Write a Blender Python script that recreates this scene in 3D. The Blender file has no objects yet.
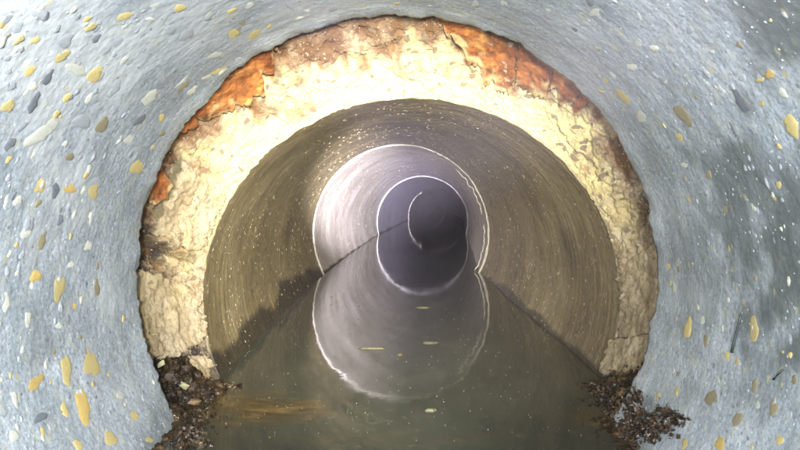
import bpy, math, random
from mathutils import Vector, noise, Matrix
random.seed(7)
S = bpy.context.scene
C = S.collection
PI = math.pi

# ------------------------------------------------------------------ camera
F, VX, VY, H = 700.0, 422.0, 195.0, 0.176          # focal length and vanishing point in photo pixels, lens height over the water
cam_d = bpy.data.cameras.new('camera'); cam = bpy.data.objects.new('camera', cam_d); C.objects.link(cam)
cam.location = (0, 0, H); cam.rotation_euler = (PI / 2, 0, 0)
cam_d.sensor_width = 36; cam_d.lens = F * 36 / 800
cam_d.shift_x = (400 - VX) / 800; cam_d.shift_y = (VY - 225) / 800
cam_d.clip_start = 0.01; cam_d.clip_end = 100
S.camera = cam

# ------------------------------------------------------------------ world, exposure
w = bpy.data.worlds.new('World'); S.world = w; w.use_nodes = True
w.node_tree.nodes['Background'].inputs[0].default_value = (0.030, 0.026, 0.050, 1)
w.node_tree.nodes['Background'].inputs[1].default_value = 1.0
S.view_settings.view_transform = 'Standard'; S.view_settings.look = 'None'
S.view_settings.exposure = 0; S.view_settings.gamma = 1; S.view_settings.use_curve_mapping = False

# ------------------------------------------------------------------ lamps of the inspection crawler, with an added far beam
def lamp(name, kind, loc, energy, col, size, aim=None, cone=None, blend=1.0):
    d = bpy.data.lights.new(name, kind); d.energy = energy; d.color = col
    d.shadow_soft_size = size
    if kind == 'SPOT':
        d.spot_size = math.radians(cone); d.spot_blend = blend
    o = bpy.data.objects.new(name, d); C.objects.link(o); o.location = loc
    if aim is not None:
        o.rotation_euler = (Vector(aim) - Vector(loc)).to_track_quat('-Z', 'Y').to_euler()
    return o
lamp('head_lamp', 'SPOT', (0.03, -0.20, H + 0.045), 47, (0.97, 0.98, 1.0), 0.012, (-0.20, 0.55, H + 0.10), 96, 1.0)
lamp('head_lamp', 'SPOT', (-0.06, -0.16, H - 0.01), 22, (0.90, 0.94, 1.0), 0.010, (-0.02, 0.6, H - 0.08), 110, 1.0)
lamp('beam_lamp', 'SPOT', (0.03, -0.05, H + 0.03), 225, (1.0, 0.92, 0.74), 0.008, (-0.09, 1.3, H - 0.11), 37, 1.0)
lamp('beam_lamp', 'SPOT', (0.035, 0.0, H + 0.02), 2900, (0.98, 0.92, 1.0), 0.008, (-0.20, 2.3, H - 0.02), 11.5, 1.0)
lamp('beam_lamp', 'SPOT', (-0.02, 0.0, H + 0.04), 2800, (0.74, 0.68, 1.0), 0.008, (-0.02, 4.0, H - 0.06), 8, 1.0)  # narrow beam added to lift the far pipes, standing for camera glare

# ------------------------------------------------------------------ helpers
def px(x, y, d):                                    # photo pixel at a distance -> place
    return Vector(((x - VX) / F * d, d, H + (VY - y) / F * d))
def fbm(x, y, z, o=4):
    return noise.fractal(Vector((x, y, z)), 1.0, 2.0, o)
def nz(x, y, z):
    return noise.noise(Vector((x, y, z)))
def sstep(a, b, x):
    t = max(0.0, min(1.0, (x - a) / (b - a))); return t * t * (3 - 2 * t)

def tag(o, label=None, cat=None, group=None, kind=None):
    if label: o['label'] = label
    if cat: o['category'] = cat
    if group: o['group'] = group
    if kind: o['kind'] = kind
    return o
def empty(name, loc, label, cat, group=None):
    o = bpy.data.objects.new(name, None); C.objects.link(o); o.location = loc
    o.empty_display_size = 0.05
    return tag(o, label, cat, group)
def mesh_ob(name, verts, faces, mat, parent=None, uv=None, attrs=None, smooth=True):
    me = bpy.data.meshes.new(name); me.from_pydata(verts, [], faces); me.update()
    if uv is not None:
        l = me.uv_layers.new(name='UVMap'); buf = [0.0] * (2 * len(me.loops))
        for i, lp in enumerate(me.loops):
            u = uv[lp.vertex_index]; buf[2 * i] = u[0]; buf[2 * i + 1] = u[1]
        l.data.foreach_set('uv', buf)
    for k, v in (attrs or {}).items():
        a = me.attributes.new(k, 'FLOAT', 'POINT'); a.data.foreach_set('value', v)
    if smooth: me.polygons.foreach_set('use_smooth', [True] * len(me.polygons))
    me.materials.append(mat)
    o = bpy.data.objects.new(name, me); C.objects.link(o)
    if parent is not None:
        o.parent = parent; o.matrix_parent_inverse = Matrix.Translation(-parent.location)
    return o
def inst(name, me, parent, mtx, mat=None):
    o = bpy.data.objects.new(name, me); C.objects.link(o)
    if parent is not None:
        o.parent = parent; o.matrix_parent_inverse = Matrix.Translation(-parent.location)
    o.matrix_basis = mtx
    if mat is not None:
        o.material_slots[0].link = 'OBJECT'; o.material_slots[0].material = mat
    return o

# ------------------------------------------------------------------ node materials
class N:
    def __init__(s, name):
        s.m = bpy.data.materials.new(name); s.m.use_nodes = True; s.t = s.m.node_tree
        s.b = s.t.nodes['Principled BSDF']
    def n(s, typ, **kw):
        nd = s.t.nodes.new(typ)
        for k, v in kw.items(): setattr(nd, k, v)
        return nd
    def link(s, a, b): s.t.links.new(a, b)
    def coord(s, out='Object', scale=(1, 1, 1)):
        tc = s.n('ShaderNodeTexCoord'); mp = s.n('ShaderNodeMapping'); s.link(tc.outputs[out], mp.inputs[0])
        mp.inputs['Scale'].default_value = scale; return mp.outputs[0]
    def noise(s, vec, scale, detail=4, rough=0.6, dist=0.0):
        q = s.n('ShaderNodeTexNoise'); s.link(vec, q.inputs['Vector']); q.inputs['Scale'].default_value = scale
        q.inputs['Detail'].default_value = detail; q.inputs['Roughness'].default_value = rough
        q.inputs['Distortion'].default_value = dist; return q.outputs[0]
    def voro(s, vec, scale, feature='F1', out='Distance'):
        q = s.n('ShaderNodeTexVoronoi', feature=feature); s.link(vec, q.inputs['Vector']); q.inputs['Scale'].default_value = scale
        return q.outputs[out]
    def ramp(s, v, stops):
        r = s.n('ShaderNodeValToRGB'); s.link(v, r.inputs[0]); e = r.color_ramp.elements
        while len(e) < len(stops): e.new(0.5)
        for i, (p, c) in enumerate(stops):
            e[i].position = p; e[i].color = (c, c, c, 1) if isinstance(c, (int, float)) else (*c, 1)
        return r.outputs[0]
    def mix(s, f, a, b, mode='MIX'):
        m = s.n('ShaderNodeMix', data_type='RGBA', blend_type=mode)
        for v, i in ((f, 0), (a, 6), (b, 7)):
            if isinstance(v, (int, float)): m.inputs[i].default_value = v if i == 0 else (v, v, v, 1)
            elif isinstance(v, tuple): m.inputs[i].default_value = (*v, 1)
            else: s.link(v, m.inputs[i])
        return m.outputs[2]
    def math(s, op, a, b=0.0):
        m = s.n('ShaderNodeMath', operation=op)
        for i, v in enumerate((a, b)):
            if isinstance(v, (int, float)): m.inputs[i].default_value = v
            else: s.link(v, m.inputs[i])
        return m.outputs[0]
    def attr(s, name):
        a = s.n('ShaderNodeAttribute', attribute_name=name); return a.outputs['Fac']
    def rnd(s):
        return s.n('ShaderNodeObjectInfo').outputs['Random']
    def bump(s, h, strength, dist, prev=None):
        b = s.n('ShaderNodeBump'); s.link(h, b.inputs['Height']); b.inputs['Strength'].default_value = strength
        b.inputs['Distance'].default_value = dist
        if prev is not None: s.link(prev, b.inputs['Normal'])
        return b.outputs[0]
    def done(s, col, rough=0.6, normal=None, spec=0.5, **kw):
        for v, k in ((col, 'Base Color'), (rough, 'Roughness')):
            if isinstance(v, tuple): s.b.inputs[k].default_value = (*v, 1)
            elif isinstance(v, (int, float)): s.b.inputs[k].default_value = v
            else: s.link(v, s.b.inputs[k])
        s.b.inputs['Specular IOR Level'].default_value = spec
        if normal is not None: s.link(normal, s.b.inputs['Normal'])
        for k, v in kw.items(): s.b.inputs[k].default_value = v
        return s.m

def mat_blue():
    q = N('blue_grey_coating'); uv = q.coord('UV')
    col = q.ramp(q.noise(uv, 22, 6, 0.62), [(0.3, (0.205, 0.240, 0.265)), (0.5, (0.305, 0.345, 0.375)), (0.68, (0.42, 0.458, 0.485))])
    streak = q.noise(q.coord('UV', (30, 190, 1)), 1.0, 4, 0.6)
    col = q.mix(q.ramp(streak, [(0.4, 0.0), (0.75, 0.5)]), col, (0.22, 0.235, 0.245))
    fine = q.noise(uv, 420, 3, 0.7)
    col = q.mix(q.ramp(fine, [(0.36, 0.65), (0.52, 0.0)]), col, (0.12, 0.14, 0.15))
    col = q.mix(q.ramp(q.noise(uv, 330, 2, 0.7), [(0.58, 0.0), (0.72, 0.55)]), col, (0.60, 0.64, 0.64))
    col = q.mix(q.ramp(q.noise(uv, 75, 4, 0.7), [(0.52, 0.0), (0.68, 0.45)]), col, (0.36, 0.36, 0.27))
    st = q.attr('stain')
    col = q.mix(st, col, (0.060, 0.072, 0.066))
    pale = q.attr('pale')
    col = q.mix(pale, col, (0.52, 0.54, 0.53))
    # chalk specks and yellow dust grains
    v = q.voro(uv, 210)
    m = q.noise(uv, 31, 2)
    spk = q.math('MULTIPLY', q.ramp(v, [(0.10, 1.0), (0.19, 0.0)]), q.ramp(m, [(0.50, 0.0), (0.56, 0.85)]))
    col = q.mix(spk, col, (0.58, 0.61, 0.60))
    v2 = q.voro(q.coord('UV', (95, 140, 1)), 1.0)
    spk2 = q.math('MULTIPLY', q.ramp(v2, [(0.12, 1.0), (0.26, 0.0)]), q.ramp(q.noise(uv, 19, 2), [(0.52, 0.0), (0.6, 0.7)]))
    col = q.mix(spk2, col, (0.42, 0.37, 0.17))
    v3 = q.voro(q.coord('UV', (130, 105, 1)), 1.0)
    spk3 = q.math('MULTIPLY', q.ramp(v3, [(0.09, 1.0), (0.17, 0.0)]), q.ramp(q.noise(uv, 26, 2), [(0.52, 0.0), (0.58, 0.8)]))
    col = q.mix(spk3, col, (0.11, 0.12, 0.13))
    b = q.bump(q.noise(uv, 300, 6, 0.7), 0.45, 0.0008)
    b = q.bump(streak, 0.18, 0.0006, b)
    b = q.bump(v, 0.3, 0.0008, b)
    rg = q.ramp(q.noise(uv, 60, 3), [(0.35, 0.42), (0.7, 0.68)])
    return q.done(col, rg, b, 0.5)

def mat_mortar(name='mortar', pieces=False):
    q = N(name); o = q.coord('Object')
    col = q.ramp(q.noise(o, 34, 6, 0.68), [(0.30, (0.13, 0.085, 0.05)), (0.45, (0.36, 0.27, 0.175)), (0.56, (0.51, 0.41, 0.285)), (0.72, (0.63, 0.53, 0.40))])
    col = q.mix(q.ramp(q.noise(o, 13, 3, 0.6), [(0.5, 0.0), (0.68, 0.55)]), col, (0.52, 0.40, 0.15))
    col = q.mix(q.ramp(q.noise(o, 19, 4, 0.6, 0.6), [(0.52, 0.0), (0.66, 0.55)]), col, (0.46, 0.37, 0.30))
    col = q.mix(q.ramp(q.noise(o, 190, 4, 0.7), [(0.33, 0.85), (0.47, 0.0)]), col, (0.10, 0.065, 0.035))
    if pieces:
        col = q.mix(q.math('MULTIPLY', q.rnd(), 0.3), col, (0.30, 0.21, 0.13))
    else:
        col = q.mix(q.attr('dirt_and_shade'), col, (0.045, 0.032, 0.022))
        col = q.mix(q.attr('ochre'), col, (0.34, 0.15, 0.035))
        col = q.mix(q.attr('painted_glow'), col, (0.84, 0.72, 0.33))
    b = q.bump(q.noise(o, 330, 6, 0.8), 1.0, 0.0042)
    cr = q.voro(q.coord('Object', (1, 1, 1)), 75, 'DISTANCE_TO_EDGE')
    
    return q.done(col, q.ramp(q.noise(o, 90, 2), [(0.35, 0.45), (0.65, 0.85)]), b, 0.5)

def mat_rust():
    q = N('rust_scale'); o = q.coord('Object')
    col = q.ramp(q.noise(o, 26, 6, 0.66, 0.6), [(0.30, (0.050, 0.018, 0.010)), (0.43, (0.17, 0.055, 0.018)), (0.56, (0.38, 0.145, 0.040)), (0.70, (0.66, 0.38, 0.12))])
    col = q.mix(q.ramp(q.noise(o, 60, 5, 0.75), [(0.45, 0.0), (0.62, 0.75)]), col, (0.11, 0.045, 0.022))
    col = q.mix(q.attr('fade'), col, (0.42, 0.31, 0.15))
    col = q.mix(q.attr('dirt_and_shade'), col, (0.030, 0.018, 0.012))
    col = q.mix(q.ramp(q.noise(o, 150, 3, 0.7), [(0.32, 0.6), (0.45, 0.0)]), col, (0.07, 0.02, 0.01))
    b = q.bump(q.noise(o, 170, 5, 0.7), 0.6, 0.0016)
    return q.done(col, 0.38, b, 0.5)

def mat_conc(name, c0, c1, c2, glaze, ringf=430, rings=0.6, tint=None):
    q = N(name); uv = q.coord('UV')
    col = q.ramp(q.noise(uv, 7, 6, 0.65), [(0.30, c0), (0.5, c1), (0.70, c2)])
    rg_ = q.noise(q.coord('UV', (9, ringf, 1)), 1.0, 4, 0.65)
    col = q.mix(q.ramp(rg_, [(0.42, 0.0), (0.66, rings)]), col, tuple(v * 0.45 for v in c0))
    col = q.mix(q.ramp(q.noise(q.coord('UV', (5, 120, 1)), 1.0, 3, 0.6), [(0.52, 0.0), (0.68, 0.4)]), col, tuple(min(1, v * 1.35) for v in c2))
    col = q.mix(q.ramp(q.noise(uv, 150, 3, 0.7), [(0.32, 0.6), (0.44, 0.0)]), col, tuple(v * 0.3 for v in c0))
    # short scratches, with bright glints painted into the colour
    sc = q.n('ShaderNodeTexCoord'); mp = q.n('ShaderNodeMapping'); q.link(sc.outputs['UV'], mp.inputs[0])
    mp.inputs['Rotation'].default_value = (0, 0, math.radians(38)); 
    mp2 = q.n('ShaderNodeMapping'); q.link(mp.outputs[0], mp2.inputs[0]); mp2.inputs['Scale'].default_value = (55, 330, 1)
    v = q.voro(mp2.outputs[0], 1.0)
    s = q.math('MULTIPLY', q.ramp(v, [(0.09, 1.0), (0.20, 0.0)]), q.ramp(q.noise(uv, 17, 3), [(0.44, 0.0), (0.58, 0.9)]))
    col = q.mix(s, col, (0.62, 0.58, 0.46))
    col = q.mix(q.attr('wet'), col, (0.018, 0.015, 0.011))
    col = q.mix(q.attr('pale'), col, (0.60, 0.57, 0.60))
    b = q.bump(q.noise(uv, 210, 5, 0.7), 0.7, 0.0018)
    b = q.bump(rg_, 0.6, 0.0016, b)
    b = q.bump(s, 0.7, 0.0012, b)
    return q.done(col, q.ramp(q.noise(uv, 45, 3), [(0.3, glaze), (0.7, glaze + 0.22)]), b, 0.5)

def mat_water():
    q = N('sewer_water'); o = q.coord('Object')
    col = q.ramp(q.noise(q.coord('Object', (5, 2.2, 1)), 1.6, 5, 0.6), [(0.35, (0.022, 0.026, 0.021)), (0.55, (0.036, 0.040, 0.032)), (0.75, (0.062, 0.060, 0.042))])
    col = q.mix(q.ramp(q.noise(o, 95, 3, 0.7), [(0.58, 0.0), (0.70, 0.35)]), col, (0.11, 0.10, 0.06))
    gold = q.ramp(q.noise(q.coord('Object', (30, 60, 1)), 1.0, 6, 0.65, 1.2), [(0.36, (0.026, 0.020, 0.010)), (0.56, (0.085, 0.058, 0.022)), (0.74, (0.20, 0.135, 0.042))])
    col = q.mix(q.attr('silt'), col, gold)  # silt tint; its left patch also paints the mortar ring's golden reflection
    b = q.bump(q.noise(q.coord('Object', (26, 9, 1)), 1.0, 4, 0.55), 0.025, 0.004)
    b = q.bump(q.noise(q.coord('Object', (120, 60, 1)), 1.0, 3, 0.55), 0.035, 0.0010, b)
    return q.done(col, q.ramp(q.noise(q.coord('Object', (6, 3, 1)), 2, 3), [(0.35, 0.03), (0.7, 0.075)]), b, 0.5, IOR=1.42)

def mat_plain(name, stops, scale=60, rough=0.5, bumpd=0.0008, rand=0.35, wet=0.5):
    q = N(name); o = q.coord('Object')
    col = q.ramp(q.noise(o, scale, 4, 0.65), stops)
    col = q.mix(q.math('MULTIPLY', q.rnd(), rand), col, tuple(v * 0.45 for v in stops[0][1]))
    b = q.bump(q.noise(o, scale * 3, 4, 0.7), 0.6, bumpd)
    return q.done(col, rough, b, wet)

M = {}
M['blue'] = mat_blue()
M['mortar'] = mat_mortar()
M['lump'] = mat_mortar('mortar_lump', True)
M['rust'] = mat_rust()
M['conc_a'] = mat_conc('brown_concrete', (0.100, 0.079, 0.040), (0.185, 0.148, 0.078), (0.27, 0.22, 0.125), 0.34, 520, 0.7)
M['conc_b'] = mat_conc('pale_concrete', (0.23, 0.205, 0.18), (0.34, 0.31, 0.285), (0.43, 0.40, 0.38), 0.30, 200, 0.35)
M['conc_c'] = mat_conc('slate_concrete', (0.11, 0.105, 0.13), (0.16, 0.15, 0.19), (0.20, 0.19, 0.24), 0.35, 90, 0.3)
M['water'] = mat_water()
M['crust'] = mat_plain('mineral_crust', [(0.3, (0.26, 0.24, 0.19)), (0.7, (0.56, 0.53, 0.47))], 80, 0.4)
M['y_flake'] = mat_plain('yellow_flake', [(0.32, (0.36, 0.34, 0.24)), (0.45, (0.50, 0.39, 0.13)), (0.58, (0.62, 0.51, 0.20)), (0.75, (0.66, 0.60, 0.36))], 120, 0.42)
M['c_flake'] = mat_plain('cream_flake', [(0.35, (0.40, 0.42, 0.38)), (0.6, (0.64, 0.64, 0.52))], 120, 0.45)
M['g_flake'] = mat_plain('grey_flake', [(0.3, (0.28, 0.31, 0.33)), (0.7, (0.44, 0.46, 0.48))], 120, 0.45)
M['d_flake'] = mat_plain('dark_flake', [(0.3, (0.09, 0.10, 0.12)), (0.65, (0.24, 0.265, 0.29))], 120, 0.5)
M['b_flake'] = mat_plain('brown_flake', [(0.3, (0.20, 0.17, 0.10)), (0.7, (0.36, 0.32, 0.20))], 120, 0.45)
M['o_flake'] = mat_plain('orange_flake', [(0.3, (0.40, 0.30, 0.13)), (0.6, (0.62, 0.44, 0.12))], 120, 0.42)
M['silt'] = mat_plain('wet_rubble', [(0.36, (0.008, 0.006, 0.004)), (0.52, (0.030, 0.019, 0.011)), (0.66, (0.09, 0.055, 0.028)), (0.80, (0.28, 0.19, 0.10))], 95, 0.16, 0.002)
M['stone_d'] = mat_plain('dark_stone', [(0.3, (0.02, 0.016, 0.014)), (0.7, (0.09, 0.07, 0.05))], 90, 0.2)
M['stone_b'] = mat_plain('brown_stone', [(0.3, (0.10, 0.06, 0.03)), (0.7, (0.30, 0.20, 0.10))], 90, 0.3)
M['stone_y'] = mat_plain('pale_shard', [(0.35, (0.20, 0.19, 0.10)), (0.65, (0.55, 0.52, 0.30))], 90, 0.3)
M['stone_o'] = mat_plain('orange_stone', [(0.3, (0.30, 0.12, 0.03)), (0.7, (0.55, 0.30, 0.08))], 90, 0.3)
M['twig'] = mat_plain('dark_twig', [(0.3, (0.015, 0.03, 0.03)), (0.7, (0.05, 0.06, 0.05))], 90, 0.5)
M['foam'] = mat_plain('pale_scum', [(0.3, (0.04, 0.038, 0.025)), (0.7, (0.12, 0.11, 0.07))], 120, 0.4)

# ------------------------------------------------------------------ the pipe stations: (distance, centre pixel, radius in pixels x / y)
def station(d, cx, cy, rx, ry):
    return dict(d=d, x=(cx - VX) / F * d, z=H + (VY - cy) / F * d, rx=rx / F * d, rz=ry / F * d)
RIM = station(0.540, 397.0, 275.0, 260.5, 260.5)
R1 = station(0.673, 411.5, 299.0, 208.5, 201.0)
R2 = station(1.590, 401.0, 233.0, 87.5, 88.0)
R3 = station(3.110, 422.5, 222.0, 45.5, 46.0)
R4 = station(5.000, 436.0, 216.0, 28.0, 28.5)
R5 = station(8.000, 428.0, 210.0, 17.5, 17.5)
R6 = station(12.50, 424.0, 205.0, 11.2, 11.2)
def lerp_st(a, b, t, dr=0.0):
    g = {k: a[k] + (b[k] - a[k]) * t for k in a}
    g['rx'] += dr; g['rz'] += dr; return g

# angle: 0 = right, pi/2 = up; seam at the bottom, hidden under the water
def pipe_shell(name, mat, parent, a, b, nth, ys, disp, attr_fn, thick=0.035, back=False, edge=None, ext=0.0):
    """inner wall from station a to b with end faces and an outer wall"""
    V, UV, A = [], [], {}
    L = b['d'] - a['d']
    rows = len(ys)
    for j, t in enumerate(ys):
        st = lerp_st(a, b, t)
        for i in range(nth + 1):
            th = -PI / 2 + 2 * PI * i / nth
            u = th * 0.2
            y = st['d']
            if edge is not None: y += edge(th, t)
            dr = disp(th, y)
            V.append((st['x'] + (st['rx'] + dr) * math.cos(th), y, st['z'] + (st['rz'] + dr) * math.sin(th)))
            UV.append((u, y))
            for k, v in attr_fn(th, y, V[-1]).items(): A.setdefault(k, []).append(v)
    w = nth + 1
    Fc = [(j * w + i, j * w + i + 1, (j + 1) * w + i + 1, (j + 1) * w + i) for j in range(rows - 1) for i in range(nth)]
    zero = {k: 0.0 for k in A}
    def extra(src_row, dr, dy):
        base = len(V)
        for i in range(w):
            p = Vector(V[src_row * w + i]); st = lerp_st(a, b, ys[src_row])
            dirv = Vector((p.x - st['x'], 0, p.z - st['z'])).normalized()
            q = p + dirv * dr + Vector((0, dy, 0))
            V.append(tuple(q)); UV.append((UV[src_row * w + i][0], UV[src_row * w + i][1] + dr))
            for k in A: A[k].append(max(A[k][src_row * w + i], .85 if k == 'wet' and a is R2 and not -.6 < -PI / 2 + 2 * PI * i / nth < .9 else 0))  # pale pipe's end face darkened in colour to dull its lit lip
        return base
    f0 = extra(0, 0.002, 0.0008); f1 = extra(0, thick, 0.0); g1 = extra(rows - 1, thick, 0.0)
    for i in range(nth):
        Fc.append((i + 1, i, f0 + i, f0 + i + 1))
        Fc.append((f0 + i + 1, f0 + i, f1 + i, f1 + i + 1))
        Fc.append((f1 + i + 1, f1 + i, g1 + i, g1 + i + 1))
        e = (rows - 1) * w
        Fc.append((g1 + i + 1, g1 + i, e + i, e + i + 1))
    return mesh_ob(name, V, Fc, mat, parent, UV, A)

# ------------------------------------------------------------------ 1. the blue-grey coated pipe round the camera
def wall_hit(x, y):
    """where the line of sight through a photo pixel meets the near pipe's wall -> (theta, distance)"""
    ax, az = (x - VX) / F, (VY - y) / F
    cx, cz, R = RIM['x'], RIM['z'] - H, RIM['rx']
    A_, B_, C_ = ax * ax + az * az, -2 * (ax * cx + az * cz), cx * cx + cz * cz - R * R
    d = (-B_ + math.sqrt(B_ * B_ - 4 * A_ * C_)) / (2 * A_)
    return math.atan2(az * d - cz, ax * d - cx), d
near = empty('coated_pipe', (RIM['x'], 0.54, RIM['z'] - RIM['rz']), 'blue-grey coated pipe in the foreground, speckled with yellow flakes, its mouth broken open', 'pipe')
NEAR0 = dict(RIM); NEAR0['d'] = -0.25
stains = []
for (x, y, r, k) in [(735, 195, .042, .75), (790, 270, .055, .85), (700, 275, .040, .50), (650, 150, .024, .3), (785, 20, .03, .85), (730, 12, .012, .4),
                     (40, 330, .018, .45), (170, 440, .022, .5), (640, 420, .020, .7), (690, 395, .014, .35), (60, 225, .012, .3), (240, 20, .01, .25), (745, 105, .008, .5),
                     (770, 370, .03, .4), (660, 130, .01, .3), (30, 90, .012, .2)]:
    th, d = wall_hit(x, y); stains.append((th * 0.2, d, r, k))
pale_glare = []
for (x, y, r, k) in [(60, 200, .03, .45), (120, 60, .04, .6), (20, 30, .05, .6), (200, 30, .035, .55), (300, 8, .04, .5), (60, 110, .03, .5), (700, 300, .014, .25), (110, 300, .018, .35), (560, 20, .02, .2)]:  # upper-left patches put the overexposed glare into the wall colour
    th, d = wall_hit(x, y); pale_glare.append((th * 0.2, d, r, k))
def blobs(lst, u, y, n1):
    s = 0.0
    for (bu, by, r, k) in lst:
        du = u - bu
        if du > 0.63: du -= 1.2566
        if du < -0.63: du += 1.2566
        q = math.hypot(du, (y - by) * 0.8) / r
        if q < 1.9:
            s = max(s, k * sstep(1.5, 0.15, q + n1 * 0.75))
    return s
def near_disp(th, y):
    c, s = math.cos(th) * .2, math.sin(th) * .2
    v = 0.0004 * fbm(c * 26, y * 22, s * 26, 4) + 0.00028 * fbm(c * 150, y * 150, s * 150, 3)
    e = sstep(0.030, 0.0, 0.54 - y)                 # the wall thickens unevenly towards the broken mouth
    return v - e * 0.0015 + e * e * 0.0025 * (0.4 + fbm(c * 40 + 3, 5, s * 40, 3))
def near_edge(th, t):
    c, s = math.cos(th), math.sin(th)
    return (0.006 * fbm(c * 5, 1.3, s * 5, 3) + 0.0040 * fbm(c * 40, 7, s * 40, 4)) * sstep(0.90, 1.0, t)
def near_attr(th, y, p):
    c, s = math.cos(th) * .2, math.sin(th) * .2
    n1 = fbm(c * 45, y * 45, s * 45, 4)
    u = th * .2
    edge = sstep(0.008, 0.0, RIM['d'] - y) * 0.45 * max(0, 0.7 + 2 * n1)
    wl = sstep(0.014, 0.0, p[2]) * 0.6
    return {'stain': min(1, max(blobs(stains, u, y, n1), edge, wl)), 'pale': blobs(pale_glare, u, y, n1)}
ys = [0.0, .2, .4] + [0.56 + 0.44 * (k / 170.0) for k in range(171)]
pipe_shell('pipe_wall', M['blue'], near, NEAR0, RIM, 760, ys, near_disp, near_attr, thick=0.008, edge=near_edge)

# flakes stuck to the wall: each one an uneven blister with its own rim
def flake_mesh(seed, n=15):
    r = random.Random(seed); V = [(0, 0, 0.55)]; rings = [(0.55, 0.50), (0.92, 0.30), (1.0, -0.10)]
    f1, f2, f3 = r.random() * 6, r.random() * 6, r.random() * 6
    rad = [1 + 0.20 * math.sin(k * 4 * PI / n + f1) + .13 * math.sin(k * 6 * PI / n + f2) + .07 * math.sin(k * 10 * PI / n + f3) + r.uniform(-.05, .05) for k in range(n)]
    for (q, z) in rings:
        for k in range(n):
            a = k * 2 * PI / n; V.append((q * rad[k] * math.cos(a), q * rad[k] * math.sin(a), z + (r.uniform(-.16, .16) if z > 0 else 0)))
    Fc = [(0, 1 + k, 1 + (k + 1) % n) for k in range(n)]
    for g in range(2):
        for k in range(n):
            a, b = 1 + g * n + k, 1 + g * n + (k + 1) % n; Fc.append((a, a + n, b + n, b))
    me = bpy.data.meshes.new('flake'); me.from_pydata(V, [], Fc); me.update(); me.materials.append(M['y_flake'])
    me.polygons.foreach_set('use_smooth', [True] * len(me.polygons)); return me
FM = [flake_mesh(s) for s in range(12)]
def wall_frame(th, d, lift=0.0):
    dr = near_disp(th, d)
    n = Vector((-math.cos(th), 0, -math.sin(th))); t = Vector((-math.sin(th), 0, math.cos(th))); a = Vector((0, 1, 0))
    p = Vector((RIM['x'], d, RIM['z'])) - n * (RIM['rx'] + dr - lift)
    return p, t, a, n
def add_flake(x, y, tpx, rpx, mat, rot=0.0, h=0.0011, name='flake'):
    th, d = wall_hit(x, y)
    rr = math.hypot((x - VX), (y - VY))
    st, sa = tpx / 2 / (F / d), rpx / 2 / (rr / d)     # photo size -> real size along and around the pipe
    sa = min(sa, 0.010)
    p, t, a, n = wall_frame(th, d, -0.0001)
    Rm = Matrix((t, a, n)).transposed().to_4x4()
    m = Matrix.Translation(p) @ Rm @ Matrix.Rotation(rot, 4, 'Z') @ Matrix.Diagonal((st, sa, h, 1))
    return inst(name, random.choice(FM), near, m, M[mat])
seen = [  # x, y, size round the pipe, size along it, kind, turn
 (38,136,22,22,'c_flake',.3),(77,70,12,20,'c_flake',0),(40,14,14,16,'g_flake',0),(125,16,14,10,'y_flake',.2),(137,167,18,15,'y_flake',0),(95,75,18,14,'y_flake',.1),
 (33,103,22,9,'d_flake',.3),(48,78,18,8,'d_flake',.2),(140,120,16,8,'d_flake',.2),(10,144,14,10,'d_flake',0),(102,125,22,9,'b_flake',0),(150,97,20,16,'c_flake',.2),
 (115,88,20,10,'g_flake',.3),(82,122,18,16,'g_flake',0),(66,42,16,14,'g_flake',0),(8,106,18,10,'y_flake',0),(40,186,20,10,'y_flake',0),(70,189,8,16,'o_flake',0),
 (60,220,10,8,'d_flake',0),(57,252,12,9,'g_flake',0),(42,240,18,10,'b_flake',0),(88,246,12,8,'c_flake',0),(36,276,14,11,'o_flake',0),(59,289,25,14,'y_flake',-.1),
 (97,288,16,7,'b_flake',0),(6,302,18,10,'c_flake',0),(28,320,18,7,'c_flake',0),(53,306,10,7,'g_flake',0),(66,370,28,12,'y_flake',0),(91,364,36,15,'y_flake',-.2),
 (36,382,12,20,'o_flake',0),(83,408,40,15,'o_flake',-.1),(40,418,10,15,'d_flake',0),(110,438,20,11,'y_flake',-.2),(78,446,12,10,'y_flake',0),(14,436,14,9,'c_flake',0),
 (65,410,14,8,'y_flake',0),(134,416,12,9,'y_flake',0),(15,400,16,7,'c_flake',0),(128,352,10,6,'g_flake',0),(120,395,10,7,'c_flake',0),(105,330,8,6,'g_flake',0),
 (595,13,9,18,'c_flake',.0),(590,3,8,6,'d_flake',0),(575,29,6,4,'d_flake',0),(623,96,18,9,'y_flake',.1),(641,117,14,11,'c_flake',0),(632,67,10,8,'c_flake',0),  # the dark flakes in this row stand in for black holes
 (683,115,24,12,'b_flake',.1),(741,102,30,11,'d_flake',.2),(734,130,16,4,'d_flake',0),(770,74,10,10,'o_flake',0),(783,93,10,10,'c_flake',0),(792,126,28,12,'y_flake',.1),
 (679,137,8,8,'y_flake',0),(685,165,5,9,'c_flake',0),(709,175,9,6,'b_flake',0),(752,128,10,9,'g_flake',0),(718,142,8,6,'g_flake',0),(760,80,6,8,'y_flake',0),
 (688,328,22,8,'y_flake',0),(706,340,14,6,'b_flake',0),(754,329,24,11,'y_flake',.3),(711,398,20,13,'b_flake',0),(755,386,12,8,'b_flake',0),(774,408,20,8,'b_flake',0),
 (737,420,18,9,'b_flake',0),(720,444,12,13,'o_flake',0),(678,352,6,5,'g_flake',0),(728,300,5,4,'c_flake',0),(780,440,10,8,'y_flake',0),(795,380,9,7,'b_flake',0),
 (655,75,8,5,'g_flake',0),(712,52,5,4,'c_flake',0),(690,30,8,8,'g_flake',0),(740,45,8,6,'b_flake',0),(475,4,6,16,'g_flake',0),(240,60,8,12,'g_flake',0),
 (210,16,8,12,'c_flake',0),(170,30,10,12,'g_flake',0),(180,8,10,10,'y_flake',0),(290,6,6,10,'g_flake',0)]
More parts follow.
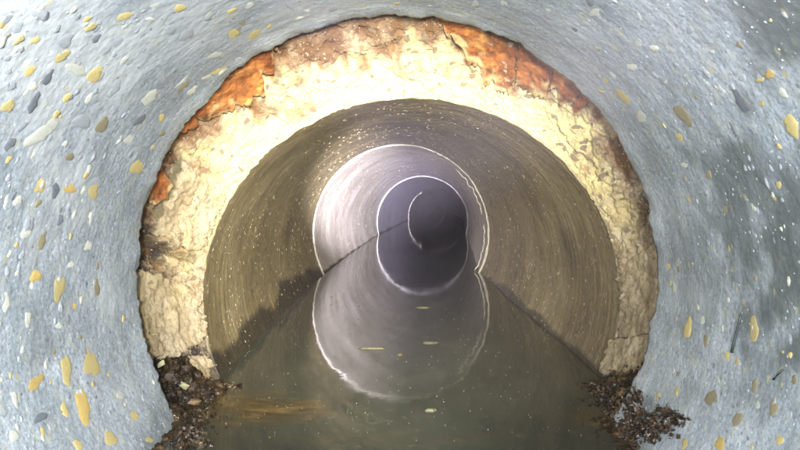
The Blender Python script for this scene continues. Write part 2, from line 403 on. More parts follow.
for (x, y, a, b, k, r) in seen:
    add_flake(x, y, a, b, k, r, h=0.0006 + 0.00003 * min(a, b), name='flake')
rf = random.Random(3); cnt = 0
while cnt < 195:
    x, y = rf.uniform(0, 800), rf.uniform(0, 448)
    if math.hypot(x - 397, y - 275) < 270: continue
    if x > 400 and rf.random() < 0.62: continue
    if any(abs(x - q[0]) < 14 and abs(y - q[1]) < 14 for q in seen): continue
    k = rf.choices(['y_flake', 'c_flake', 'g_flake', 'd_flake', 'b_flake', 'o_flake'], [26, 24, 32, 2, 10, 3])[0]
    s = rf.uniform(3, 7.5) * (1.7 if x < 320 and y < 330 and rf.random() < .6 else 1)
    add_flake(x, y, s * rf.uniform(.9, 1.5), s * rf.uniform(.5, 1.1), k, rf.uniform(-.5, .5), h=rf.uniform(.0004, .0011)); cnt += 1
# the finest grains, too many to pick apart: one part
V, Fc = [], []
for _ in range(1000):
    x, y = rf.uniform(0, 800), rf.uniform(0, 450)
    if math.hypot(x - 397, y - 275) < 263: continue
    th, d = wall_hit(x, y); p, t, a, n = wall_frame(th, d); s = rf.uniform(.0003, .0010)
    b0 = len(V)
    for q in ((-1, -.6, 0), (.3, -1, 0), (1, .4, 0), (-.2, 1, 0), (0, 0, 1)):
        V.append(tuple(p + t * q[0] * s * rf.uniform(.6, 1.3) + a * q[1] * s * rf.uniform(.6, 1.3) + n * q[2] * s * .8 - n * .0001))
    Fc += [(b0, b0 + 1, b0 + 4), (b0 + 1, b0 + 2, b0 + 4), (b0 + 2, b0 + 3, b0 + 4), (b0 + 3, b0, b0 + 4)]
tag(mesh_ob('grit', V, Fc, M['g_flake'], near), kind='stuff')

for (mk, cn, sd) in (('g_flake', 380, 21), ('c_flake', 200, 22), ('d_flake', 60, 23)):
    r2 = random.Random(sd); V, Fc = [], []
    for _ in range(cn):
        x, y = r2.uniform(0, 800), r2.uniform(0, 450)
        if math.hypot(x - 397, y - 275) < 266 or (x > 420 and r2.random() < .6): continue
        th, d = wall_hit(x, y); p, t, a, n = wall_frame(th, d); s_ = r2.uniform(.0010, .0030) * (1.5 if x < 330 and y < 330 else 1); b0 = len(V); m_ = 8
        V.append(tuple(p + n * s_ * r2.uniform(.12, .35)))
        for k in range(m_):
            q = r2.uniform(.6, 1.2); V.append(tuple(p + (t * math.cos(k * PI / 4) * 1.3 + a * math.sin(k * PI / 4) * .9) * s_ * q - n * .0002))
        Fc += [(b0, b0 + 1 + k, b0 + 1 + (k + 1) % m_) for k in range(m_)]
    tag(mesh_ob('small_blisters', V, Fc, M[mk], near), kind='stuff')

# ------------------------------------------------------------------ 2. the broken joint: crumbling mortar with rust-stained scale
joint = empty('broken_joint', (R1['x'], 0.6, RIM['z'] - RIM['rz']), 'crumbling cream mortar ring between the two pipes, rust-orange scale along its top', 'pipe joint')
J0 = station(0.548, 397.0, 275.0, 277, 277); J0['rx'] = J0['rz'] = 0.2170
def band_pt(th, t, lift=0.0):
    st = lerp_st(J0, R1, t)
    # stays wide at first, then rounds over to the inner pipe's mouth
    bulge = 0.0035 * math.sin(PI * t)
    rr = bulge - lift
    return Vector((st['x'] + (st['rx'] + rr) * math.cos(th), st['d'], st['z'] + (st['rz'] + rr) * math.sin(th)))
CAV = [(172, .24, 2.4, .26, .018), (170.3, .50, 1.1, .26, .012), (177, .12, 3, .10, .005), (165, .12, 2, .12, .004), (148, .12, 4, .12, .005), (36, .14, 5, .13, .008), (31, .3, 2, .1, .005), (15, .08, 6, .07, .005), (-4, .08, 7, .07, .006), (95, .10, 10, .10, .004), (188, .08, 8, .07, .006), (196.5, .4, .8, .5, .006), (112, .2, 3, .1, .003), (-12, .5, .6, .6, .005)]
def band_h(th, t):
    c, s = math.cos(th) * .2, math.sin(th) * .2; y = t * .125
    big = fbm(c * 28, y * 30, s * 28, 3)
    mid = fbm(c * 75 + 5, y * 75, s * 75, 4)
    rid = 1 - abs(noise.noise(Vector((c * 55, y * 55 + 9, s * 55)))) * 4
    fine = fbm(c * 210, y * 210 + 3, s * 210, 3)
    pit = max(0, fbm(c * 95 + 8, y * 95, s * 95, 2) - .12)
    cm = sstep(-.15, .35, fbm(c * 7 + 2, y * 12, s * 7, 2)); rid2 = max(0, 1 - abs(noise.noise(Vector((c * 120, y * 120 + 2, s * 120)))) * 5)
    h = 0.0044 * big + 0.0026 * mid + 0.0012 * fine - 0.0034 * cm * max(0, rid) ** 3 - 0.0009 * rid2 ** 2 * (cm + .1) - 0.010 * pit
    for (a, tc, sa, st_, dp) in CAV:
        e = ((th - math.radians(a)) / math.radians(sa)) ** 2 + ((t - tc) / st_) ** 2
        if e < 6: h -= dp * math.exp(-e * (1 + .8 * mid))
    return h * (0.35 + 0.65 * sstep(1.0, 0.88, t))
NT, NB = 1700, 150
V, Fc, A = [], [], {'dirt_and_shade': [], 'ochre': [], 'painted_glow': []}
for j in range(NB + 1):
    t = j / NB
    for i in range(NT + 1):
        th = -PI / 2 + 2 * PI * i / NT
        h = band_h(th, t); p = band_pt(th, t, h); V.append(tuple(p))
        c, s = math.cos(th), math.sin(th); n1 = fbm(c * 9, t * 4, s * 9, 4); n2 = fbm(c * 12 + 4, t * 3, s * 12, 4)
        up = sstep(-.1, .9, s)
        dirt_and_shade = sstep(0.50, 0.10, t + n2 * .45) * 0.85 + sstep(.25,.05,t+n2*.2)*.35 + sstep(-0.0022, -0.0062, h) * .9  # dirt by the rim; shade of the hollows painted in by depth
        dirt_and_shade += sstep(0.050, 0.002, p.z + n1 * .03) * .85
        ad = math.degrees(th); za = max(math.exp(-((ad - 163) / 14) ** 2), .8 * math.exp(-((ad - 22) / 16) ** 2) * sstep(.75, .3, t))
        dirt_and_shade += za * sstep(-.12, .30, fbm(c * 34, t * 9, s * 34, 4) + .15) * .75
        och = sstep(0.75, 0.25, t + n2 * .5) * .55 * sstep(.15, .6, s + n1 * .4) + .35 * sstep(.15, .5, n2)
        A['dirt_and_shade'].append(min(1, dirt_and_shade)); A['ochre'].append(min(.8, och * .8)); A['painted_glow'].append(min(.85, up * sstep(.35, .85, t + n2 * .5)))  # upper mortar tinted yellow: the hot glow is painted in
W = NT + 1
Fc = [(j * W + i, j * W + i + 1, (j + 1) * W + i + 1, (j + 1) * W + i) for j in range(NB) for i in range(NT)]
mesh_ob('mortar_bed', V, Fc, M['mortar'], joint, None, A)
# outside backing collar so the joint is a solid ring
V, Fc = [], []
prof = [(0.0, 0.012), (0.0, 0.05), (1.0, 0.05), (1.0, 0.036)]
for (t, o_) in prof:
    for i in range(97):
        th = 2 * PI * i / 96; V.append(tuple(band_pt(th, t, -o_)))
for g in range(3):
    for i in range(96): Fc.append((g * 97 + i, g * 97 + i + 1, (g + 1) * 97 + i + 1, (g + 1) * 97 + i))
mesh_ob('collar', V, Fc, M['conc_a'], joint)

# curved plates and slabs lying on the mortar
def interp(pts, x):
    for (a, b) in zip(pts, pts[1:]):
        if a[0] <= x <= b[0]:
            q = (x - a[0]) / max(1e-9, b[0] - a[0]); return [a[k] + (b[k] - a[k]) * q for k in range(1, len(a))]
    return list(pts[0][1:] if x < pts[0][0] else pts[-1][1:])
def plate(name, mat, pts, lift, thick, rough, seed, nt=70, nr=22, label=None, dirt_edge=.25):
    """pts: (angle in degrees, t inner-near, t far)"""
    V, Fc, dirt_and_shade, fade = [], [], [], []
    th0, th1 = pts[0][0], pts[-1][0]
    for side in (0, 1):
        for j in range(nr + 1):
            for i in range(nt + 1):
                a = th0 + (th1 - th0) * i / nt
                ta, tb = interp(pts, a)
                w1 = 0.05 * fbm(a * .35, seed, 2, 4); w2 = 0.11 * fbm(a * .45, seed + 5, 7, 3)
                q = j / nr; t = (ta + w1) + (tb + w2 - ta - w1) * q
                th = math.radians(a + 1.2 * fbm(q * 5, seed + i // nt, 3, 3) * (1 if i in (0, nt) else .6))
                e = min(min(q, 1 - q) * nr / 3, min(i, nt - i) / 3, 1)
                c, s = math.cos(th) * .2, math.sin(th) * .2
                hh = lift + rough * fbm(c * 60 + seed, t * 8, s * 60, 4) + rough * .8 * fbm(c * 160, t * 20 + seed, s * 160, 3)
                V.append(tuple(band_pt(th, t, (hh - (1 - e) * .0008) if side == 0 else hh - thick)))
                fade.append(max(0, min(1, sstep(.72, 1.0, q + fbm(c * 45 + seed, t * 9, s * 45, 4) * .5))))
                dirt_and_shade.append(min(1, max(0, (1 - q * 2 / dirt_edge) * .9 + (1 - min(q, 1 - q) * 2 / dirt_edge) * .4 + fbm(c * 30, t * 6 + seed, s * 30, 3) * .9 + (sstep(-.05, .35, fbm(c * 38, t * 9, s * 38, 4) + .30 - t * .3) * .85 if seed in (9, 10) else 0))))
    w_ = nt + 1; o_ = (nr + 1) * w_
    for j in range(nr):
        for i in range(nt):
            a = j * w_ + i; Fc.append((a, a + 1, a + w_ + 1, a + w_)); Fc.append((o_ + a + 1, o_ + a, o_ + a + w_, o_ + a + w_ + 1))
    for i in range(nt):
        Fc.append((i + 1, i, o_ + i, o_ + i + 1)); e = nr * w_; Fc.append((e + i, e + i + 1, o_ + e + i + 1, o_ + e + i))
    for j in range(nr):
        a = j * w_; Fc.append((a, a + w_, o_ + a + w_, o_ + a)); a += nt; Fc.append((a + w_, a, o_ + a, o_ + a + w_))
    o = mesh_ob(name, V, Fc, mat, joint, None, {'dirt_and_shade': dirt_and_shade, 'ochre': [0.0] * len(V), 'painted_glow': [0.15] * len(V), 'fade': fade})
    if label: tag(o, label)
    return o
# angles about the mouth's centre as the photo shows them
plate('rust_scale', M['rust'], [(63, .10, .62), (66, .10, .74), (70, .08, .66), (74, .06, .52), (78, .06, .36), (82, .06, .16)], .0034, .003, .0016, 1, 90, label='bright orange rust scale at the upper right of the joint')
plate('rust_scale', M['rust'], [(54.2, .04, .52), (57, .05, .50), (60, .05, .56), (62.6, .08, .58)], .0054, .003, .0016, 2, 60, label='orange-brown rust scale cracked off beside the brighter one')
plate('rust_scale', M['rust'], [(42.5, .04, .20), (46, .03, .36), (50, .04, .42), (53.8, .05, .40)], .0040, .003, .0014, 3, 60, label='dark red-brown rust scale lowest on the right')
plate('rust_scale', M['rust'], [(118, .06, .18), (122, .06, .34), (127, .05, .46), (132, .04, .42), (137, .05, .34), (142, .05, .24), (147, .06, .12)], .0044, .003, .0014, 4, 80, label='orange rust scale at the upper left of the joint')
plate('rust_scale', M['rust'], [(155, .05, .18), (157.5, .05, .32), (160, .05, .34), (162.5, .05, .22)], .0050, .003, .0010, 5, 40, label='small orange rust scale on the left of the joint')
plate('mortar_slab', M['mortar'], [(177.5, .20, .70), (180, .13, .92), (184, .10, .95), (188, .12, .97), (192, .12, .92), (195, .14, .70), (197, .14, .45)], .0045, .008, .0022, 6, 120, 46, 'large cream mortar slab on the left of the joint', .10)
plate('mortar_slab', M['mortar'], [(196.5, .66, .98), (199, .52, .93), (202, .48, .90), (205, .50, .86)], .0030, .007, .0022, 7, 60, 36, 'cream mortar slab below the diagonal crack', .12)
plate('mortar_slab', M['mortar'], [(-21.5, .20, 1.02), (-18, .18, 1.06), (-14, .18, 1.06), (-12, .22, 1.0)], .0062, .010, .0020, 8, 60, 40, 'square cream mortar block jutting out at the right', .10)
plate('mortar_slab', M['mortar'], [(-11.3, .12, .95), (-6, .10, .97), (0, .12, .98), (5, .12, .97), (9, .16, .95)], .0022, .006, .0022, 9, 120, 36, None, .14)
plate('mortar_slab', M['mortar'], [(150, .30, .93), (155, .34, .95), (161, .34, .95), (165, .30, .94), (168, .34, .84)], .0016, .006, .0026, 10, 120, 36, None, .14)

# lumps of mortar
def rock_mesh(seed, mat, n=14, name='rock'):
    import bmesh
    r = random.Random(seed); bm = bmesh.new()
    for k in range(n):
        v = Vector((r.gauss(0, 1), r.gauss(0, 1), r.gauss(0, 1))).normalized() * r.uniform(.75, 1.1); v.z *= .75; bm.verts.new(v)
    bmesh.ops.convex_hull(bm, input=list(bm.verts))
    bmesh.ops.delete(bm, geom=[v for v in bm.verts if not v.link_faces], context='VERTS')
    me = bpy.data.meshes.new(name); bm.to_mesh(me); bm.free(); me.materials.append(mat); return me
LM = [rock_mesh(40 + k, M['lump'], 16, 'mortar_lump') for k in range(12)]
rl = random.Random(11)
for k in range(260):
    th = rl.uniform(-.52, PI + .52); t = rl.uniform(.12, .97)
    p = band_pt(th, t, band_h(th, t) + 0.0002)
    s = rl.uniform(.0016, .0042)
    m = Matrix.Translation(p) @ Matrix.Rotation(rl.uniform(0, 6.3), 4, Vector((rl.random(), rl.random(), rl.random())).normalized()) @ Matrix.Diagonal((s * rl.uniform(.8, 1.7), s, s * rl.uniform(.5, .9), 1))
    inst('mortar_lump', rl.choice(LM), joint, m)
V, Fc = [], []
def add_rock(V, Fc, p, s, r, n=8):
    b0 = len(V); rot = Matrix.Rotation(r.uniform(0, 6.3), 3, Vector((r.random() + .01, r.random(), r.random())).normalized())
    sc = Vector((r.uniform(.7, 1.4), r.uniform(.6, 1.1), r.uniform(.5, .9)))
    for q in ((1, 0, 0), (-1, .1, 0), (0, 1, .1), (.1, -1, 0), (.1, 0, 1), (0, .1, -1)):
        v = Vector((q[0] * sc.x, q[1] * sc.y, q[2] * sc.z)) * s * r.uniform(.75, 1.2); V.append(tuple(p + rot @ v))
    for f in ((0, 2, 4), (2, 1, 4), (1, 3, 4), (3, 0, 4), (2, 0, 5), (1, 2, 5), (3, 1, 5), (0, 3, 5)): Fc.append(tuple(b0 + k for k in f))
for k in range(7000):
    th = rl.uniform(-.6, PI + .6); t = rl.uniform(.05, .99); h = band_h(th, t)
    add_rock(V, Fc, band_pt(th, t, h), rl.uniform(.0004, .0013), rl)
tag(mesh_ob('mortar_crumbs', V, Fc, M['lump'], joint, smooth=False), kind='stuff')

# ------------------------------------------------------------------ 3. the concrete pipes beyond
def conc_disp(seed, amp=1.0):
    def f(th, y):
        c, s = math.cos(th) * .2, math.sin(th) * .2
        return amp * (0.0015 * fbm(c * 9 + seed, y * 9, s * 9, 3) + 0.0004 * nz(c * 12 + seed, y * 260, s * 12) + 0.0004 * fbm(c * 90, y * 90 + seed, s * 90, 2))
    return f
def conc_attr(seed, wetk, pale_blobs=()):
    def f(th, y, p):
        c, s = math.cos(th) * .2, math.sin(th) * .2
        n1 = fbm(c * 9 + seed, y * 5, s * 9, 5)
        hh = (0.030 if math.cos(th) < 0 else 0.010) * wetk
        wet = sstep(1.0, .55, p[2] / hh + n1 * .9) if p[2] < hh * 2 else 0.0
        st_ = blobs([(.030, .86, .035, .45), (.10, .98, .03, .3), (.56, .80, .03, .3)], th * .2, y, n1) if seed == 1 else 0
        return {'wet': max(wet * .85, st_), 'pale': blobs(pale_blobs, th * .2, y, n1)}
    return f
secs = [
 ('conc_a', R1, R2, 420, 260, 1, 1.0, 'brown ring-marked concrete pipe section just beyond the crumbling mortar joint', []),
 ('conc_b', R2, R3, 300, 120, 2, .12, 'pale lilac-grey concrete pipe section, second beyond the mortar joint', [(.2 * 1.1, 1.72, .02, .6), (.2 * 2.6, 2.1, .05, .25)]),
 ('conc_c', R3, R4, 200, 60, 3, .3, 'slate-grey concrete pipe section inside the thin white oval seal', []),
 ('conc_d', R4, R5, 140, 30, 4, .3, 'shade-darkened concrete pipe section behind the broken white crescent', []),
 ('conc_d', R5, R6, 96, 16, 5, .3, 'farthest stretch of concrete pipe, toned down to stand for the dark depths of the sewer', []),
]
pipes = []
M['conc_d'] = mat_conc('far_shaded_concrete', (0.085, 0.082, 0.102), (0.125, 0.118, 0.150), (0.160, 0.150, 0.190), 0.5, 90, 0.3)  # darker copy of the slate concrete, painting in the depth's darkness
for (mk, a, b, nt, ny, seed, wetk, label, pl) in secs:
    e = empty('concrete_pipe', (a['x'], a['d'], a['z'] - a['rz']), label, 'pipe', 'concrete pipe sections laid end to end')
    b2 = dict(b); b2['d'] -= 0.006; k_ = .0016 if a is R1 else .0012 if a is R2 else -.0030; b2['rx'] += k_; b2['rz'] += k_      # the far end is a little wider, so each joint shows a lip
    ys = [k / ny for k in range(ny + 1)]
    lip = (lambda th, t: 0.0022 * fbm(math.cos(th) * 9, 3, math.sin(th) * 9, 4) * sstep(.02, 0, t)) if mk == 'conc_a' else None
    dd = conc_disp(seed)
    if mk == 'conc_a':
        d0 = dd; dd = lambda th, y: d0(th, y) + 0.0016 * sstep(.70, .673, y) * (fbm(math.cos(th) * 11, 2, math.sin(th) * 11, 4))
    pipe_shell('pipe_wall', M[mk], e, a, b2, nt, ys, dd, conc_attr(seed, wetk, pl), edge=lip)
    pipes.append(e)

V = [(R6['x'], 12.49, R6['z'])] + [(R6['x'] + .21 * math.cos(k * PI / 24), 12.49, R6['z'] + .21 * math.sin(k * PI / 24)) for k in range(48)]
V += [(x, 12.54, z) for (x, y, z) in V]
Fc = [(0, 1 + k, 1 + (k + 1) % 48) for k in range(48)] + [(49, 50 + (k + 1) % 48, 50 + k) for k in range(48)]
Fc += [(1 + k, 50 + k, 50 + (k + 1) % 48, 1 + (k + 1) % 48) for k in range(48)]
M['far_dark'] = mat_plain('far_darkness', [(0.3, (0.010, 0.009, 0.012)), (0.7, (0.016, 0.015, 0.020))], 90, 0.95, 0.0005, 0.2, 0.1)
mesh_ob('dark_end_cap', V, Fc, M['far_dark'], pipes[-1], smooth=False)  # cap added to close the view, its near-black colour standing for darkness
# little grains added on the walls, the pale ones standing for glints, far too many to count
def grains(parent, a, b, cnt, seed, smin, smax, mat, disp):
    r = random.Random(seed); V, Fc = [], []
    for _ in range(cnt):
        th = r.uniform(-.95, PI + .95); t = r.random() ** 1.3
        if fbm(math.cos(th) * 2 + seed, t * 5, math.sin(th) * 2, 3) < r.uniform(-.5, .35): continue
        st = lerp_st(a, b, t); dr = disp(th, st['d'])
        n = Vector((-math.cos(th), 0, -math.sin(th))); tt = Vector((-math.sin(th), 0, math.cos(th))); ax = Vector((0, 1, 0))
        p = Vector((st['x'] + (st['rx'] + dr) * math.cos(th), st['d'], st['z'] + (st['rz'] + dr) * math.sin(th)))
        if p.z < .001: continue
        k = r.gauss(.5, .45); u = (tt * math.cos(k) + ax * math.sin(k)).normalized(); v = n.cross(u)
        s = r.uniform(smin, smax) * (0.45 + .4 * t); l = s * r.uniform(2.0, 5.5); b0 = len(V)
        for q in ((-l, 0), (0, -s * .5), (l, 0), (0, s * .5)): V.append(tuple(p + u * q[0] + v * q[1] - n * .0002))
        V.append(tuple(p + n * s * .45))
        for m in range(4): Fc.append((b0 + m, b0 + (m + 1) % 4, b0 + 4))
    tag(mesh_ob('wall_grains', V, Fc, mat, parent, smooth=False), kind='stuff')
M['grain'] = mat_plain('glint_grain', [(0.3, (0.20, 0.17, 0.10)), (0.7, (0.42, 0.37, 0.26))], 90, 0.3)
M['dgrain'] = mat_plain('dark_grain', [(0.3, (0.02, 0.018, 0.012)), (0.7, (0.06, 0.05, 0.035))], 90, 0.3)
grains(pipes[0], R1, R2, 2900, 1, .0004, .0010, M['grain'], conc_disp(1))
grains(pipes[0], R1, R2, 3600, 2, .0006, .0014, M['dgrain'], conc_disp(1))
grains(pipes[1], R2, R3, 500, 3, .0010, .0022, M['dgrain'], conc_disp(2))
grains(pipes[1], R2, R3, 500, 4, .0010, .0020, M['grain'], conc_disp(2))

# white mineral crust along the joints
def crust(parent, st, a0, a1, rad, wob, seed, off=0.0, n=220, name='joint_crust', label=None, dy=-0.004):
    V, Fc = [], []; k_ = 7
    for i in range(n + 1):
        q = i / n; th = math.radians(a0 + (a1 - a0) * q)
        taper = min(1, min(q, 1 - q) * 14)
        rr = rad * taper * (0.55 + .9 * abs(fbm(q * 22 + seed, seed, 0, 3)) + .25)
        c = Vector((st['x'] + (st['rx'] - off + wob * fbm(q * 9, seed, 1, 4)) * math.cos(th), st['d'] + dy, st['z'] + (st['rz'] - off + wob * fbm(q * 9, seed, 1, 4)) * math.sin(th)))
        er = Vector((math.cos(th), 0, math.sin(th)))
        for m in range(k_):
            al = 2 * PI * m / k_; jit = 1 + .3 * nz(q * 160, m, seed)
            V.append(tuple(c + er * math.cos(al) * rr * jit + Vector((0, 1, 0)) * math.sin(al) * rr * 1.2))
    for i in range(n):
        for m in range(k_):
            a = i * k_ + m; b = i * k_ + (m + 1) % k_; Fc.append((a, b, b + k_, a + k_))
    Fc.append(tuple(range(k_))[::-1]); Fc.append(tuple(n * k_ + m for m in range(k_)))
    o = mesh_ob(name, V, Fc, M['crust'], parent)
    if label: tag(o, label)
    return o
P2, P3, P4 = pipes[1], pipes[2], pipes[3]
crust(P2, R2, -34, 40, .0014, .0025, 1, .001, label='thick white crust on the right of the joint')
crust(P2, R2, 40, 78, .0009, .002, 2, .001)
crust(P2, R2, 12, 50, .0012, .003, 5, .008, 120, dy=.02)
crust(P2, R2, -28, 6, .0014, .003, 6, .008, 120, dy=.015)
crust(P3, R3, -18, 14, .0018, .002, 7, .002)
crust(P3, R3, 20, 200, .0017, .0008, 8, .002, 320, label='thin white seal line round the joint')
crust(P4, R4, 118, 206, .0062, .004, 9, .002, 160, label='broken white crescent of mineral crust')

# ------------------------------------------------------------------ 4. water lying in the pipes
V, Fc, SI = [], [], []
nx = 120; yl = [-0.25 + 0.02 * k for k in range(35)] + [0.45 + 0.005 * k for k in range(100)] + [0.95 * 1.035 ** k for k in range(1, 75)]
for y in yl:
    for i in range(nx + 1):
        x = -0.215 + 0.43 * i / nx
        fx, fy = VX + x / y * F if y > .1 else 0, VY + H / y * F if y > .1 else 0
        g = 0.0
        for (cx_, cy_, rx_, ry_, k_) in ((252, 408, 75, 17, .95), (228, 398, 40, 10, .7), (590, 418, 36, 14, .5), (400, 440, 160, 8, .12)):
            g = max(g, k_ * sstep(1.25, .2, math.hypot((fx - cx_) / rx_, (fy - cy_) / ry_) + .5 * fbm(x * 30, y * 60, 4, 4)))
        SI.append(g)
        V.append((x + 0.0, y, 0.00012 * fbm(x * 22, y * 9, 0, 3) * sstep(3, .6, y) + .0002))
Fc = [(j * (nx + 1) + i, j * (nx + 1) + i + 1, (j + 1) * (nx + 1) + i + 1, (j + 1) * (nx + 1) + i) for j in range(len(yl) - 1) for i in range(nx)]
tag(mesh_ob('water', V, Fc, M['water'], None, None, {'silt': SI}), kind='structure')

def floor_hit(x, y):
    d = H * F / (y - VY); return Vector(((x - VX) / F * d, d, 0.0006))
def scum(x, y, wpx, hpx, mat, label, cat, seed):
    p = floor_hit(x, y); r = random.Random(seed); n = 22
    sx, sy = wpx / 2 * p.y / F, hpx / 2 * p.y * p.y / (F * H)
    V = [(p.x, p.y, .0022)]
    for (q, z) in ((.6, .0018), (1, -.0006)):
        for k in range(n):
            a = 2 * PI * k / n; rr = q * (1 + .35 * fbm(math.cos(a) * 1.5 + seed, math.sin(a) * 1.5, 0, 3) + r.uniform(-.1, .1))
            V.append((p.x + sx * rr * math.cos(a), p.y + sy * rr * math.sin(a), z))
    Fc = [(0, 1 + k, 1 + (k + 1) % n) for k in range(n)] + [(1 + k, 1 + n + k, 1 + n + (k + 1) % n, 1 + (k + 1) % n) for k in range(n)]
    o = mesh_ob('floating_scum', V, Fc, M[mat]); tag(o, label, cat, 'scraps floating on the sewer water'); return o
scum(430, 343, 20, 2.5, 'foam', 'pale yellow scrap floating in the middle of the water', 'scum', 1)
scum(423, 308, 16, 1.0, 'foam', 'thin white streak floating farthest out on the water', 'scum', 2)
scum(372, 349, 38, 1.0, 'foam', 'long thin pale streak floating left of the yellow scrap', 'scum', 3)
scum(400, 355, 7, 2.5, 'foam', 'tiny pale fleck floating beside the long streak', 'scum', 4)
scum(431, 411, 12, 1.8, 'foam', 'small grey-green foam ring floating nearest the middle of the water', 'scum', 5)

V, Fc = [], []; r3 = random.Random(77)
for _ in range(230):
    x, y = r3.uniform(230, 600), 262 + 180 * r3.random() ** .8
    p = floor_hit(x, y); s_ = r3.uniform(.3, .9) * p.y / F; b0 = len(V)
    for k in range(6):
        V.append((p.x + s_ * r3.uniform(.7, 1.6) * math.cos(k * PI / 3), p.y + s_ * 2.2 * r3.uniform(.6, 1.2) * math.sin(k * PI / 3), -.0003))
    V.append((p.x, p.y, .0011)); Fc += [(b0 + k, b0 + (k + 1) % 6, b0 + 6) for k in range(6)]
tag(mesh_ob('floating_specks', V, Fc, M['foam'], smooth=False), 'tiny pale specks drifting all over the sewer water', None, None, 'stuff')

# ------------------------------------------------------------------ 5. rubble, stones and shards washed up at the joint
SM = {k: [rock_mesh(90 + i + 10 * n, M[k], 14, 'stone') for i in range(3)] for n, k in enumerate(('stone_d', 'stone_b', 'stone_y', 'stone_o'))}
def stone(x, y, d, spx, kind, label, sc=(1, 1, 1), rz=0.0, name='stone', cat='stone', group='wet stones washed up at the broken joint'):
    p = px(x, y, d); s = spx / 2 * d / F
    o = bpy.data.objects.new(name, random.choice(SM[kind])); C.objects.link(o)
    o.location = p; o.scale = (s * sc[0], s * sc[1], s * sc[2]); o.rotation_euler = (random.uniform(-.5, .5), rz, random.uniform(0, 3))
    return tag(o, label, cat, group)
def heap(name, label, pts, cnt, seed, smin=.0005, smax=.0020):
    r = random.Random(seed); V, Fc = [], []
    for _ in range(cnt):
        (x, y, d, sx, sy) = r.choice(pts)
        p = px(r.gauss(x, sx), r.gauss(y, sy), d + r.gauss(0, .012))
        q = RIM if p.y < .56 else lerp_st(J0, R1, min(1, (p.y - .548) / .125)) if p.y < .673 else R1
        rad = Vector(((p.x - q['x']) / (q['rx'] - .002), (p.z - q['z']) / (q['rz'] - .002)))
        if rad.length > 1: p.x = q['x'] + rad.x / rad.length * (q['rx'] - .002); p.z = q['z'] + rad.y / rad.length * (q['rz'] - .002)
        p.z = max(p.z, -.002)
        add_rock(V, Fc, p, smin + (smax - smin) * r.random() ** 2.2 * 1.5, r)
    o = mesh_ob(name, V, Fc, M['silt'], smooth=False); tag(o, label, 'rubble', None, 'stuff'); return o
M['muck'] = mat_plain('wet_silt', [(0.34, (0.007, 0.005, 0.004)), (0.50, (0.026, 0.017, 0.009)), (0.62, (0.075, 0.048, 0.022)), (0.76, (0.24, 0.17, 0.09))], 85, 0.16, 0.005)
def muck(side, label, d0, d1, hmax, wid, seed):
    V, nu, nv = [], 120, 130
    for j in range(nv + 1):
        y = d0 + (d1 - d0) * j / nv; q = j / nv
        st = RIM if y < .545 else lerp_st(J0, R1, min(1, (y - .548) / .125))
        hh = hmax * (sstep(.28, .60, q) * sstep(1, .78, q) + .10 * sstep(0, .05, q)) * (1 + .5 * fbm(y * 40, seed, 0, 3))
        for i in range(nu + 1):
            u = i / nu; z = hh * (1 - u) ** 1.4 - .004 * u
            xw = math.sqrt(max(0, (st['rx'] + .002) ** 2 - (hh - st['z']) ** 2))
            x = st['x'] + side * (xw - u * wid * (.6 + .6 * q + .5 * fbm(y * 25, seed, 5, 3)))
            k = (.0042 * fbm(x * 110, y * 110, z * 80 + seed, 5) + .0016 * fbm(x * 400, y * 400, z * 300, 3)) * (.35 + .65 * sstep(.3, .5, q)) * sstep(0, .06, u) * sstep(1, .8, u)
            V.append((x - side * k * .7, y, z + k))
    Fc = [(j * (nu + 1) + i, j * (nu + 1) + i + 1, (j + 1) * (nu + 1) + i + 1, (j + 1) * (nu + 1) + i) for j in range(nv) for i in range(nu)]
    tag(mesh_ob('silt', V, Fc, M['muck']), label, None, None, 'stuff')
muck(-1, 'dark wet silt plastered along the left foot of the joint', .46, .655, .036, .040, 3)
muck(1, 'dark wet silt plastered along the right foot of the joint', .46, .655, .030, .040, 9)
heap('rubble', 'dark wet rubble heaped at the left foot of the joint', [(178, 385, .59, 12, 10), (170, 380, .575, 6, 8), (195, 410, .57, 14, 12), (215, 425, .56, 14, 6), (190, 395, .60, 12, 8), (205, 437, .535, 8, 5), (190, 432, .515, 6, 5), (180, 442, .495, 7, 5), (196, 446, .505, 8, 4)], 1000, 5)
heap('rubble', 'brown wet rubble heaped at the right foot of the joint', [(628, 395, .585, 12, 12), (615, 410, .57, 14, 12), (625, 430, .55, 12, 8), (640, 385, .575, 5, 10), (605, 395, .62, 8, 6), (632, 438, .51, 8, 5), (642, 446, .495, 8, 4)], 1000, 6)
heap('rubble', 'small clump of brown rubble stuck on the blue wall at lower right', [(668, 430, .46, 9, 4), (684, 421, .455, 7, 3), (652, 438, .47, 6, 3), (640, 405, .52, 4, 8), (640, 425, .505, 5, 6), (648, 428, .49, 6, 5)], 480, 8, .0007, .0026)
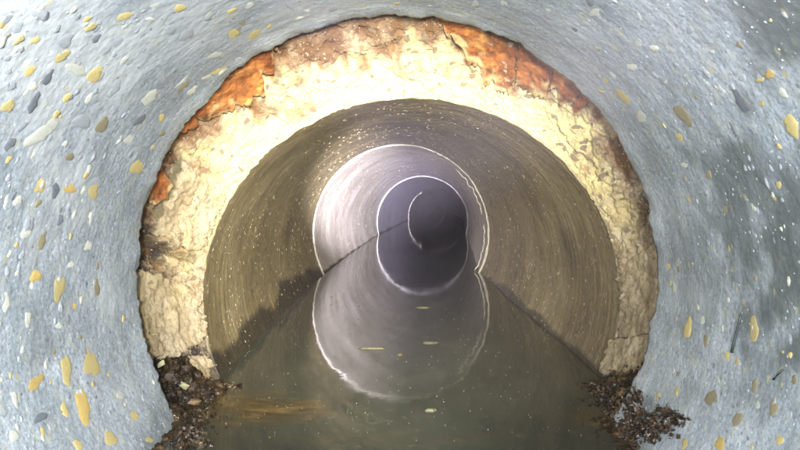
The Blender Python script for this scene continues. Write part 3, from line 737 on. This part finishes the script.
for a in [(185, 386, .575, 13, 'stone_y', 'pale yellow-green shard lying in the dark rubble on the left', (1, .6, .7), .6, 'shard', 'shard'),
          (172, 377, .575, 18, 'stone_d', 'black wet stone just above the pale shard', (1, .8, .9), .3), (158, 385, .555, 13, 'stone_o', 'orange stone against the blue rim on the left', (1, .8, .8), 0),
          (195, 402, .56, 15, 'stone_b', 'brown stone at the water edge below the pale shard', (1, .8, .7), .2),
          (180, 412, .545, 14, 'stone_d', 'dark stone lowest in the left rubble', (1, .8, .8), .5), (161, 364, .57, 10, 'stone_y', 'mossy yellow lump under the left mortar slab', (.7, .8, 1.3), .2),
          (622, 392, .57, 15, 'stone_b', 'brown stone on top of the right rubble', (1, .8, .8), .2), (610, 412, .56, 14, 'stone_d', 'dark stone in the right rubble at the water edge', (1.1, .8, .7), 0),
          (634, 412, .545, 14, 'stone_b', 'brown stone pressed against the blue rim on the right', (1, .8, .9), .4), (622, 434, .53, 13, 'stone_o', 'ochre stone lowest in the right rubble', (1, .8, .8), .1),
          (680, 424, .455, 15, 'stone_b', 'brown stone in the clump stuck on the blue wall', (1.6, .8, .7), -.5), (186, 368, .585, 13, 'stone_d', 'black stone between the left slab and the rubble', (1, .8, .7), .1)]:
    stone(*a)
# a thin dark twig stuck on the right wall
def twig(pts, r0, label):
    P = [wall_frame(*wall_hit(x, y), .0012)[0] for (x, y) in pts]; V, Fc = [], []; k_ = 6
    for i, p in enumerate(P):
        d = (P[min(i + 1, len(P) - 1)] - P[max(i - 1, 0)]).normalized(); u = d.orthogonal().normalized(); v = d.cross(u); rr = r0 * (1 - .55 * i / len(P))
        for m in range(k_): V.append(tuple(p + (u * math.cos(m * PI / 3) + v * math.sin(m * PI / 3)) * rr))
    for i in range(len(P) - 1):
        for m in range(k_): a = i * k_ + m; b = i * k_ + (m + 1) % k_; Fc.append((a, b, b + k_, a + k_))
    Fc += [tuple(range(k_))[::-1], tuple((len(P) - 1) * k_ + m for m in range(k_))]
    return tag(mesh_ob('twig', V, Fc, M['twig']), label, 'twig', 'twigs stuck on the coated wall')
twig([(734, 353), (736, 343), (739, 332), (741, 324), (743, 315)], .0009, 'long thin dark twig beside a yellow flake on the right wall')
twig([(776, 380), (781, 374), (786, 370)], .0006, 'short dark twig near the right edge of the blue wall')

# ------------------------------------------------------------------ 6. the damp air of the sewer
q = bpy.data.materials.new('damp_air'); q.use_nodes = True; nt = q.node_tree
nt.nodes.remove(nt.nodes['Principled BSDF']); pv = nt.nodes.new('ShaderNodeVolumePrincipled')
pv.inputs['Color'].default_value = (0.88, 0.84, 0.96, 1); pv.inputs['Density'].default_value = 0.0019
nt.links.new(pv.outputs[0], nt.nodes['Material Output'].inputs['Volume'])
x0, x1, y0, y1, z0, z1 = -1.2, 1.2, -1.0, 13.5, -1.05, 0.75
V = [(x, y, z) for x in (x0, x1) for y in (y0, y1) for z in (z0, z1)]
tag(mesh_ob('haze', V, [(0, 1, 3, 2), (4, 6, 7, 5), (0, 4, 5, 1), (2, 3, 7, 6), (0, 2, 6, 4), (1, 5, 7, 3)], q, smooth=False), kind='stuff')
